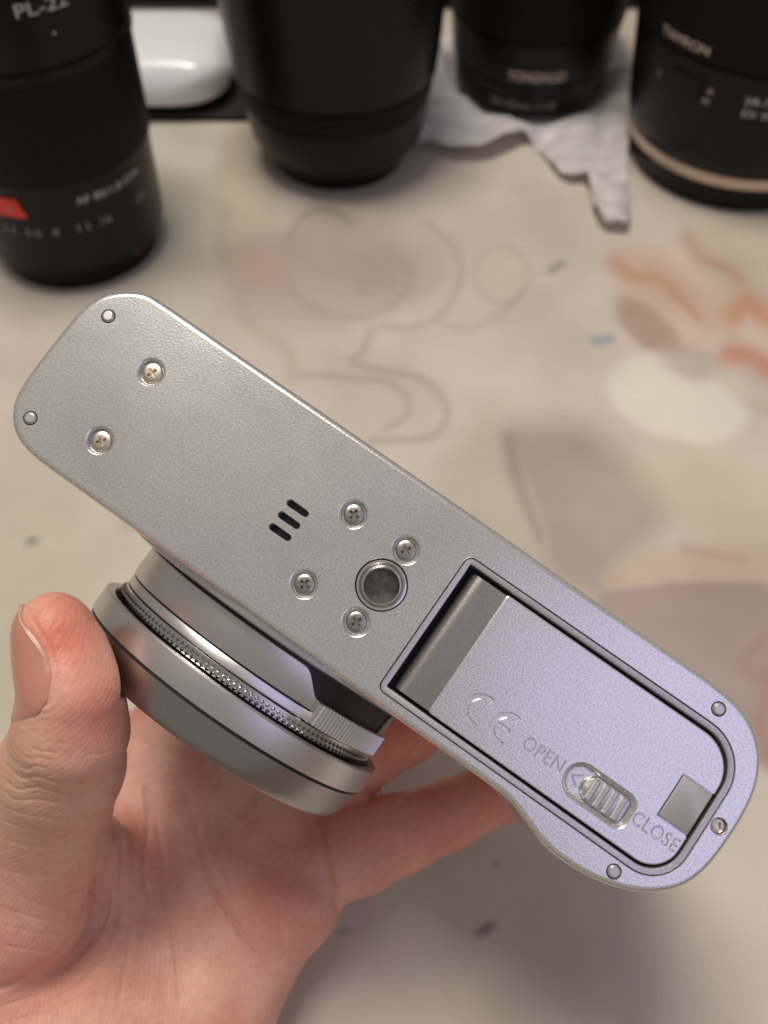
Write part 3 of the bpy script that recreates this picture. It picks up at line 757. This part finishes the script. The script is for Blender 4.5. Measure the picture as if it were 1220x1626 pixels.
    base = mix(sep.outputs[0], base, (0.69, 0.22, 0.15))
    n2 = noise(900, 3); r2 = N.new('ShaderNodeMapRange'); r2.inputs['From Min'].default_value = .35; r2.inputs['From Max'].default_value = .65; r2.inputs['To Min'].default_value = .94; r2.inputs['To Max'].default_value = 1.06; Lk.new(n2.outputs['Fac'], r2.inputs['Value'])
    sc = N.new('ShaderNodeVectorMath'); sc.operation = 'SCALE'; Lk.new(base, sc.inputs[0]); Lk.new(r2.outputs['Result'], sc.inputs['Scale']); Lk.new(sc.outputs['Vector'], b.inputs['Base Color'])
    wave = N.new('ShaderNodeTexWave'); wave.wave_type = 'RINGS'; wave.rings_direction = 'Y'; wave.inputs['Scale'].default_value = 420; wave.inputs['Distortion'].default_value = 5; wave.inputs['Detail'].default_value = 2; wave.inputs['Detail Scale'].default_value = .6
    Lk.new(tc.outputs['Object'], wave.inputs['Vector'])
    vor = N.new('ShaderNodeTexVoronoi'); vor.feature = 'DISTANCE_TO_EDGE'; vor.inputs['Scale'].default_value = 1300; Lk.new(tc.outputs['Object'], vor.inputs['Vector'])
    vm = N.new('ShaderNodeMath'); vm.operation = 'MINIMUM'; vm.inputs[1].default_value = .18; Lk.new(vor.outputs['Distance'], vm.inputs[0])
    b1 = N.new('ShaderNodeBump'); b1.inputs['Strength'].default_value = .16; b1.inputs['Distance'].default_value = .00012; Lk.new(wave.outputs['Fac'], b1.inputs['Height'])
    b2 = N.new('ShaderNodeBump'); b2.inputs['Strength'].default_value = .22; b2.inputs['Distance'].default_value = .0004; Lk.new(vm.outputs[0], b2.inputs['Height']); Lk.new(b1.outputs['Normal'], b2.inputs['Normal'])
    n3 = noise(260, 4); b3 = N.new('ShaderNodeBump'); b3.inputs['Strength'].default_value = .3; b3.inputs['Distance'].default_value = .0007; Lk.new(n3.outputs['Fac'], b3.inputs['Height']); Lk.new(b2.outputs['Normal'], b3.inputs['Normal'])
    Lk.new(b3.outputs['Normal'], b.inputs['Normal'])
    me.materials.append(mt); me.shade_smooth(); me.update()
    ho = link(bpy.data.objects.new('hand', me), label='bare left hand gripping the silver lens, thumb up on its side', category='hand')
    # thumb nail: a curved plate lying on the thumb's outer side
    A0 = P(86,1002,134); A1 = P(115,1100,133.5); axis = (A1-A0)/np.linalg.norm(A1-A0)
    left = np.array([-1., 0, 0]); left -= axis*(left@axis); left /= np.linalg.norm(left); view = np.cross(axis, left); 
    if view[2] > 0: view = -view
    nu, nv = 21, 26; L0, L1 = -4.1, 10.8; outer = []; rows = []
    for j in range(nv+1):
        tv = j/nv; row = []
        for i in range(nu+1):
            tu = i/nu*2-1
            hi_ = np.interp(tv, (0,.2,.37,.5,.67,.85,.95,1), (56,78,90,97,97,88,74,54)); lo_ = np.interp(tv, (0,.8,.92,1), (-30,-30,-8,22))
            psi = math.radians(.5*(hi_+lo_)+.5*tu*(hi_-lo_)); dirv = left*math.cos(psi)+view*math.sin(psi)
            y = L0+(L1-L0)*(tv if tv > 0 else 0)-(.9*(1-tu*tu))*(1-tv)*.9
            base_ = A0+axis*y
            row.append((base_, dirv, y, min(1-abs(tu), 1-tv)))
        rows.append(row)
    flat = [q for row in rows for q in row]; ks = np.linspace(2, 11, 46)
    Qs = np.array([[b_+k*d_ for k in ks] for b_, d_, _, _ in flat]); val = sdf(Qs.astype(np.float32)); out = []
    for (b_, d_, y, edge), vv in zip(flat, val):
        i0 = int(np.argmax(vv > 0)); r_ = ks[i0]-vv[i0] if vv[0] < 0 else 0
        r_ = max(r_, 5.0*(1-.016*y*y) if y < 0 else 0)
        out.append(b_+d_*(r_+.12+.14*min(1, max(edge, 0)*6)-(.3 if edge < .02 else 0)))
    rows = [out[j*(nu+1):(j+1)*(nu+1)] for j in range(nv+1)]
    rows_in = [[p-(p-(A0+axis*((p-A0)@axis)))/np.linalg.norm(p-(A0+axis*((p-A0)@axis)))*.45 for p in row] for row in rows]
    Vn = [p for row in rows for p in row]; n_ = nu+1; Fn = [(j*n_+i, j*n_+i+1, (j+1)*n_+i+1, (j+1)*n_+i) for j in range(nv) for i in range(nu)]
    k0 = len(Vn); Vn += [p for row in rows_in for p in row]; Fn += [tuple(k0+q for q in f[::-1]) for f in Fn]
    rim = [i for i in range(n_)]+[j*n_+nu for j in range(1, nv+1)]+[nv*n_+i for i in range(nu-1, -1, -1)]+[j*n_ for j in range(nv-1, 0, -1)]
    Fn += [(rim[i], rim[(i+1) % len(rim)], k0+rim[(i+1) % len(rim)], k0+rim[i]) for i in range(len(rim))]
    nm, nt2, b2_ = new_mat('nail'); setp(b2_, Base_Color=(0.56, 0.26, 0.19, 1), Roughness=.26); b2_.inputs['Subsurface Weight'].default_value = .3; b2_.inputs['Subsurface Radius'].default_value = (1, .4, .3); b2_.inputs['Subsurface Scale'].default_value = .001
    nail = build('thumb_nail', world_pt(np.array(Vn)), Fn, nm, ho, angle=50)
    line = np.array([rows[j][nu-1] for j in range(0, int(nv*.62))]+[]); line = np.concatenate([np.array([rows[0][i] for i in range(nu//2, nu)]), line]); tb = MB(); loops = []
    for i, p in enumerate(line):
        d = line[min(i+1, len(line)-1)]-line[max(i-1, 0)]; d /= np.linalg.norm(d); a_ = np.cross(d, view); a_ /= np.linalg.norm(a_); b__ = np.cross(d, a_)
        rr = .15*min(1, .35+3*(1-i/(len(line)-1)))
        loops.append([tuple(world_pt(p+.12*(left+view)+a_*rr*math.cos(t)+b__*rr*math.sin(t))) for t in np.linspace(0, 2*math.pi, 8, endpoint=False)])
    tb.loft(loops, cap0=True, cap1=True); tb.build('nail_free_edge', mat('nail_edge', (.66, .42, .32), .35), ho)
hand()

# ================================================================== THINGS BEHIND ON THE DESK
def up(c): return lambda a, r, h: (r*math.sin(a), -r*math.cos(a), h)     # angle 0 faces the photographer (-Y)
def stand(name, c, label, cat, z=0.0, group=None):
    o = bpy.data.objects.new(name, None); o.empty_display_size = .02; link(o, label=label, category=cat)
    o.location = (c[0]*MM, c[1]*MM, z*MM)
    if group: o['group'] = group
    return o
def ring_part(name, prof, mt, parent, n=120, angle=35):
    mb = MB(); lathe(mb, prof, n, frame=up(0)); return mb.build(name, M[mt], parent, angle=angle)
def radius_at(prof, h):
    hs_ = [p[1] for p in prof]; rs = [p[0] for p in prof]
    return float(np.interp(h, hs_, rs))
def wrap_text(parent, body, ang, h, height, width, prof, mt, name='lettering', lift=.12):
    V, F = text_mesh(body, width, height, extrude=.03)
    r = radius_at(prof, h); out = []
    for x, y, z in V:
        rr = radius_at(prof, h+y)+lift+z; a = math.radians(ang)+x/r; out.append((rr*math.sin(a), -rr*math.cos(a), h+y))
    return build(name, out, F, M[mt], parent, recalc=False)
def face_cam(c): return math.degrees(math.atan2(-c[0], c[1]))              # angle on the barrel that looks at the phone

# --- left lens
c = (-109.5, 286.5); L = stand('camera_lens', c, 'black lens with red badge and white scale numbers, at the left edge', 'lens', group='lenses standing on the desk')
P1 = [(0.1,0),(26.4,0),(27.4,.8),(27.6,5),(28.6,7.5),(30.8,10)]
P2 = [(30.8,10),(31.3,14),(31.6,40),(32.1,42)]
P3 = [(32.1,42),(32.7,43),(33.0,72),(33.3,74)]
P4 = [(33.3,74),(33.1,74.8),(33.8,75.5),(33.8,78),(33.2,78.6),(34.2,79.5),(34.4,112),(31,113),(0.1,113)]
allp = sorted(P1[2:]+P2+P3+P4[:-2], key=lambda t: t[1])
ring_part('mount_cap', P1, 'barrel_gloss', L); ring_part('aperture_ring', P2, 'barrel', L); ring_part('focus_grip', P3, 'barrel_matt', L); ring_part('front_barrel', P4, 'barrel', L)
f0 = face_cam(c)
for txt, a, h, ht, wd in (('5.6', -26, 19.5, 2.5, 5), ('8', -13, 19.5, 2.5, 1.8), ('11', -33-8, 19.5, 2.5, 3.6), ('11', 3, 19.8, 2.6, 3.6), ('16', -21+38, 19.8, 2.6, 3.6), ('22', 45, 20.5, 2.8, 4.6)):
    wrap_text(L, txt, f0+a, h+7, ht, wd, allp, 'print_grey')
wrap_text(L, 'AF 85/1.8 STM', f0+25, 36.2, 2.4, 24, allp, 'print')
wrap_text(L, 'PL-22', f0+13, 95.5, 3.4, 14.5, allp, 'print'); wrap_text(L, '.', f0+15, 88, .8, .8, allp, 'print')
d = MB(); V_, F_ = [], []
for a, h in [(f0-34, 25.2), (f0-15, 25.2), (f0-18, 32.4), (f0-34, 32.4)]:
    aa = math.radians(a)
    V_.append((31.75*math.sin(aa), -31.75*math.cos(aa), h))
N_ = 10; Vb = []
for j in range(2):
    for i in range(N_+1):
        lo_a, hi_a = f0-52, (f0-26 if j == 0 else f0-30); a = math.radians(lo_a+(hi_a-lo_a)*i/N_); h = 32.0 if j == 0 else 38.6
        for dr in (0, .35): rr = radius_at(allp, h)+dr; Vb.append((rr*math.sin(a), -rr*math.cos(a), h))
Fb = []
for i in range(N_):
    k = 2*i; n2 = 2*(N_+1)
    Fb += [(k+1, k+3, n2+k+3, n2+k+1), (k, k+2, k+3, k+1), (n2+k, n2+k+1, n2+k+3, n2+k+2)]
Fb += [(2*N_, 2*N_+1, 2*(N_+1)+2*N_+1, 2*(N_+1)+2*N_)]
badge = build('red_badge', Vb, Fb, M['red'], L)
wrap_text(badge, 'A', f0-36, 35, 2.4, 2.4, allp, 'print_grey', lift=.42)
o = MB(); aa = math.radians(f0+36); cc = []
for k in range(16):
    t_ = 2*math.pi*k/16; a = aa+.85*math.cos(t_)/27.7; h = 7.4+.85*math.sin(t_); rr = radius_at(allp, h)+.15; cc.append((rr*math.sin(a), -rr*math.cos(a), h))
o.add(cc, [tuple(range(16))]); o.build('index_dot', M['print_orange'], L, recalc=False)

# --- middle lens
c = (-18.0, 342.5); L = stand('camera_lens', c, 'plain black lens tapering to its foot, between the white case and the wrap', 'lens', group='lenses standing on the desk')
ring_part('mount_cap', [(0.1,0),(24.6,0),(25.7,1),(26.6,5),(29.5,9),(32,12)], 'barrel_gloss', L)
ring_part('rear_barrel', [(32,12),(33.6,15),(34.6,22),(34.9,27),(34.4,27.6)], 'barrel', L)
ring_part('control_ring', [(34.4,27.6),(35.6,28.4),(36.2,32),(36.6,36),(36.1,36.6)], 'barrel_matt', L)
ring_part('front_barrel', [(36.1,36.6),(37.6,38),(38.8,50),(40,70),(40.5,92),(36,93),(0.1,93)], 'barrel', L)

# --- lens on the wrap
c = (62.0, 393.8); L = stand('camera_lens', c, 'black lens with cream lettering standing on crumpled white wrap', 'lens', z=4.0, group='lenses standing on the desk')
pf = [(31,0),(31.6,1),(32,10),(32.6,13),(33.4,15),(34.4,26),(34.8,30),(36,45),(37.5,80)]
ring_part('rear_barrel', [(0.1,0),(30.4,0)]+pf[:4]+[(32.2,13.6)], 'barrel_gloss', L)
ring_part('control_ring', [(32.2,13.6),(33.2,14.4)]+pf[4:7]+[(34.2,30.6)], 'barrel', L)
ring_part('focus_grip', [(34.2,30.6),(35.2,31.2)]+pf[7:]+[(33,81),(0.1,81)], 'barrel_matt', L)
f0 = face_cam(c)
wrap_text(L, 'YONGNUO', f0+5.5, 18.0, 4.0, 23, pf, 'print_warm'); wrap_text(L, 'YN 50mm 1:1.8', f0-3, 5.2, 3.0, 27, pf, 'print_grey')

# --- right lens
c = (137.4, 342.1); L = stand('camera_lens', c, 'large black lens with a champagne ring above its cap, at the right edge', 'lens', group='lenses standing on the desk')
pf = [(42.0,15.8),(42.6,16.6),(44,24),(47.0,54),(47.8,56),(48.4,62),(50,80),(50.5,100)]
ring_part('mount_cap', [(0.1,0),(37.2,0),(38.3,.8),(39.6,8),(40.4,11.2)], 'barrel_gloss', L)
ring_part('champagne_ring', [(40.4,11.2),(41.8,11.4),(42.2,11.8),(42.4,15.6),(41.9,15.8)], 'gold', L)
ring_part('rear_barrel', [(41.9,15.8)]+pf[1:4]+[(46.4,54.6)], 'barrel', L)
ring_part('front_barrel', [(46.4,54.6)]+pf[4:]+[(46,101),(0.1,101)], 'barrel_matt', L)
f0 = face_cam(c)
wrap_text(L, 'TAMRON', f0-31, 59.5, 3.0, 20, pf, 'print_warm')
wrap_text(L, '28-75mm F/2.8', f0+17, 46.5, 2.5, 28, pf, 'print'); wrap_text(L, 'Di III RXD', f0+14, 42, 2.5, 22, pf, 'print')
wrap_text(L, 'A', f0-15, 46.5, 2.2, 2.0, pf, 'print'); wrap_text(L, 'M', f0-16, 42.4, 2.2, 2.0, pf, 'print'); wrap_text(L, 'I', f0-42, 44, 2.6, .7, pf, 'print_grey')
sw = MB(); loops = []
for i in range(9):
    a = math.radians(f0-33+14*i/8); loops.append([(r*math.sin(a), -r*math.cos(a), h) for r, h in ((45.3,40.5),(46.8,41.2),(47.6,49.3),(46.2,50))])
sw.loft(loops, closed=True); sw.add(loops[0], [(0,1,2,3)]); sw.add(loops[-1], [(0,1,2,3)]); sw.build('focus_switch', M['barrel_gloss'], L)

# --- crumpled wrap under the lens
def wrap_sheet():
    c = np.array([62.0, 393.8]); B = [(655,232),(682,244),(722,252),(770,251),(802,238),(830,226),(848,230),(866,250),(884,276),(905,288),(922,287),(933,300),(940,328),(946,350),(958,362),(980,366),(996,362),(997,320),(993,270),(998,225),(1010,190)]
    B = [on_desk(x, y, 1.5)[:2]-c for x, y in B]+[np.array(p) for p in ((46, 18), (40, 36), (10, 42), (-25, 40), (-42, 22), (-44, 5))]
    loop = resample(catmull(B, 6), 260)
    gx, gy = np.meshgrid(np.arange(-60, 60, 1.3), np.arange(-75, 50, 1.3)); pts = np.c_[gx.ravel(), gy.ravel()]+rng.uniform(-.3, .3, (gx.size, 2))
    pts = pts[inside(pts, offset(loop, -.6))]
    vo, T = fill([loop], pts)
    ph = rng.uniform(0, 6.28, 12); kv = rng.normal(0, .11, (12, 2))
    V = []
    for x, y in vo:
        r = math.hypot(x, y); tt = math.atan2(x, -y); g = min(max((r-31.5)/5, 0), 1)
        f = sum(abs(math.sin(kv[q]@np.array([x, y])+ph[q])) for q in range(12))/12
        e = float(np.min(np.hypot(loop[:, 0]-x, loop[:, 1]-y)))
        h = 1.0+g*(20*(f-.55)+3.5*math.exp(-(e/5)**2)*math.sin(3.1*tt+.4)**2+1.6)
        h += g*26*math.exp(-((tt+1.35)/.32)**2)*min(1, max(0, (r-33)/9))
        if x > 24 and y < -20: h = h*.5+1.6*math.exp(-((x-34)/4)**2)+1
        V.append((c[0]+x, c[1]+y, max(.5, h)))
    F = T.tolist()
    mt, nt, b = new_mat('thin_wrap'); setp(b, Base_Color=(.92, .90, .89, 1), Roughness=.35); b.inputs['Transmission Weight'].default_value = .0
    tc = nt.nodes.new('ShaderNodeTexCoord'); nz = nt.nodes.new('ShaderNodeTexNoise'); nz.inputs['Scale'].default_value = 60; nz.inputs['Detail'].default_value = 3; nt.links.new(tc.outputs['Object'], nz.inputs['Vector'])
    bp = nt.nodes.new('ShaderNodeBump'); bp.inputs['Strength'].default_value = .5; bp.inputs['Distance'].default_value = .002; nt.links.new(nz.outputs['Fac'], bp.inputs['Height']); nt.links.new(bp.outputs['Normal'], b.inputs['Normal'])
    tr = nt.nodes.new('ShaderNodeBsdfTranslucent'); tr.inputs[0].default_value = (.7, .66, .64, 1); ms = nt.nodes.new('ShaderNodeMixShader'); ms.inputs[0].default_value = .42
    out = nt.nodes['Material Output']; nt.links.new(b.outputs[0], ms.inputs[1]); nt.links.new(tr.outputs[0], ms.inputs[2]); nt.links.new(ms.outputs[0], out.inputs['Surface'])
    o = build('plastic_wrap', V, F, mt, recalc=False, angle=60)
    md = o.modifiers.new('thickness', 'SOLIDIFY'); md.thickness = .0003; md.offset = 0
    o['label'] = 'crumpled thin white wrap spread under the black lens'; o['category'] = 'wrap'
wrap_sheet()

# --- white case, black pouch and bag
def soft_box(name, x0, x1, y0, y1, z0, z1, r, mt, e=4, **k):
    nu, nv = 64, 33; V = []
    cx, cy, cz = (x0+x1)/2, (y0+y1)/2, (z0+z1)/2; hx, hy, hz = (x1-x0)/2, (y1-y0)/2, (z1-z0)/2
    for j in range(nv):
        b = -math.pi/2+math.pi*j/(nv-1)
        for i in range(nu):
            a = 2*math.pi*i/nu; d = np.array([math.cos(b)*math.cos(a), math.cos(b)*math.sin(a), math.sin(b)])
            d /= np.linalg.norm(d)
            t = (abs(d[0])**e+abs(d[1])**e+abs(d[2])**e)**(1/e); d = d/t
            core = np.array([hx-r, hy-r, hz-r])
            s = np.sign(d)*np.minimum(np.abs(d)*1.0, 1)
            q = d*(np.array([hx, hy, hz])); cl = np.clip(q, -core, core); dd = q-cl; ln = np.linalg.norm(dd)
            if ln > 1e-6: q = cl+dd/ln*min(ln, r)
            V.append((cx+q[0], cy+q[1], cz+q[2]))
    F = [(j*nu+i, j*nu+(i+1) % nu, (j+1)*nu+(i+1) % nu, (j+1)*nu+i) for j in range(nv-1) for i in range(nu)]
    return build(name, V, F, M[mt], angle=60, **k)
ec = soft_box('earbud_case', -128, -62.5, 364, 420, 3.2, 25.5, 14, 'white', e=3.3, label='glossy white rounded earbud case behind the left lens', category='case')
soft_box('black_pouch', -165, -46, 366, 455, 0, 3.2, 1.4, 'bag', e=14, label='flat black pouch lying under the white case', category='pouch')
soft_box('black_bag', -260, 260, 462, 560, 0, 120, 16, 'bag', e=9, label='black bag filling the dark background behind the lenses', category='bag')
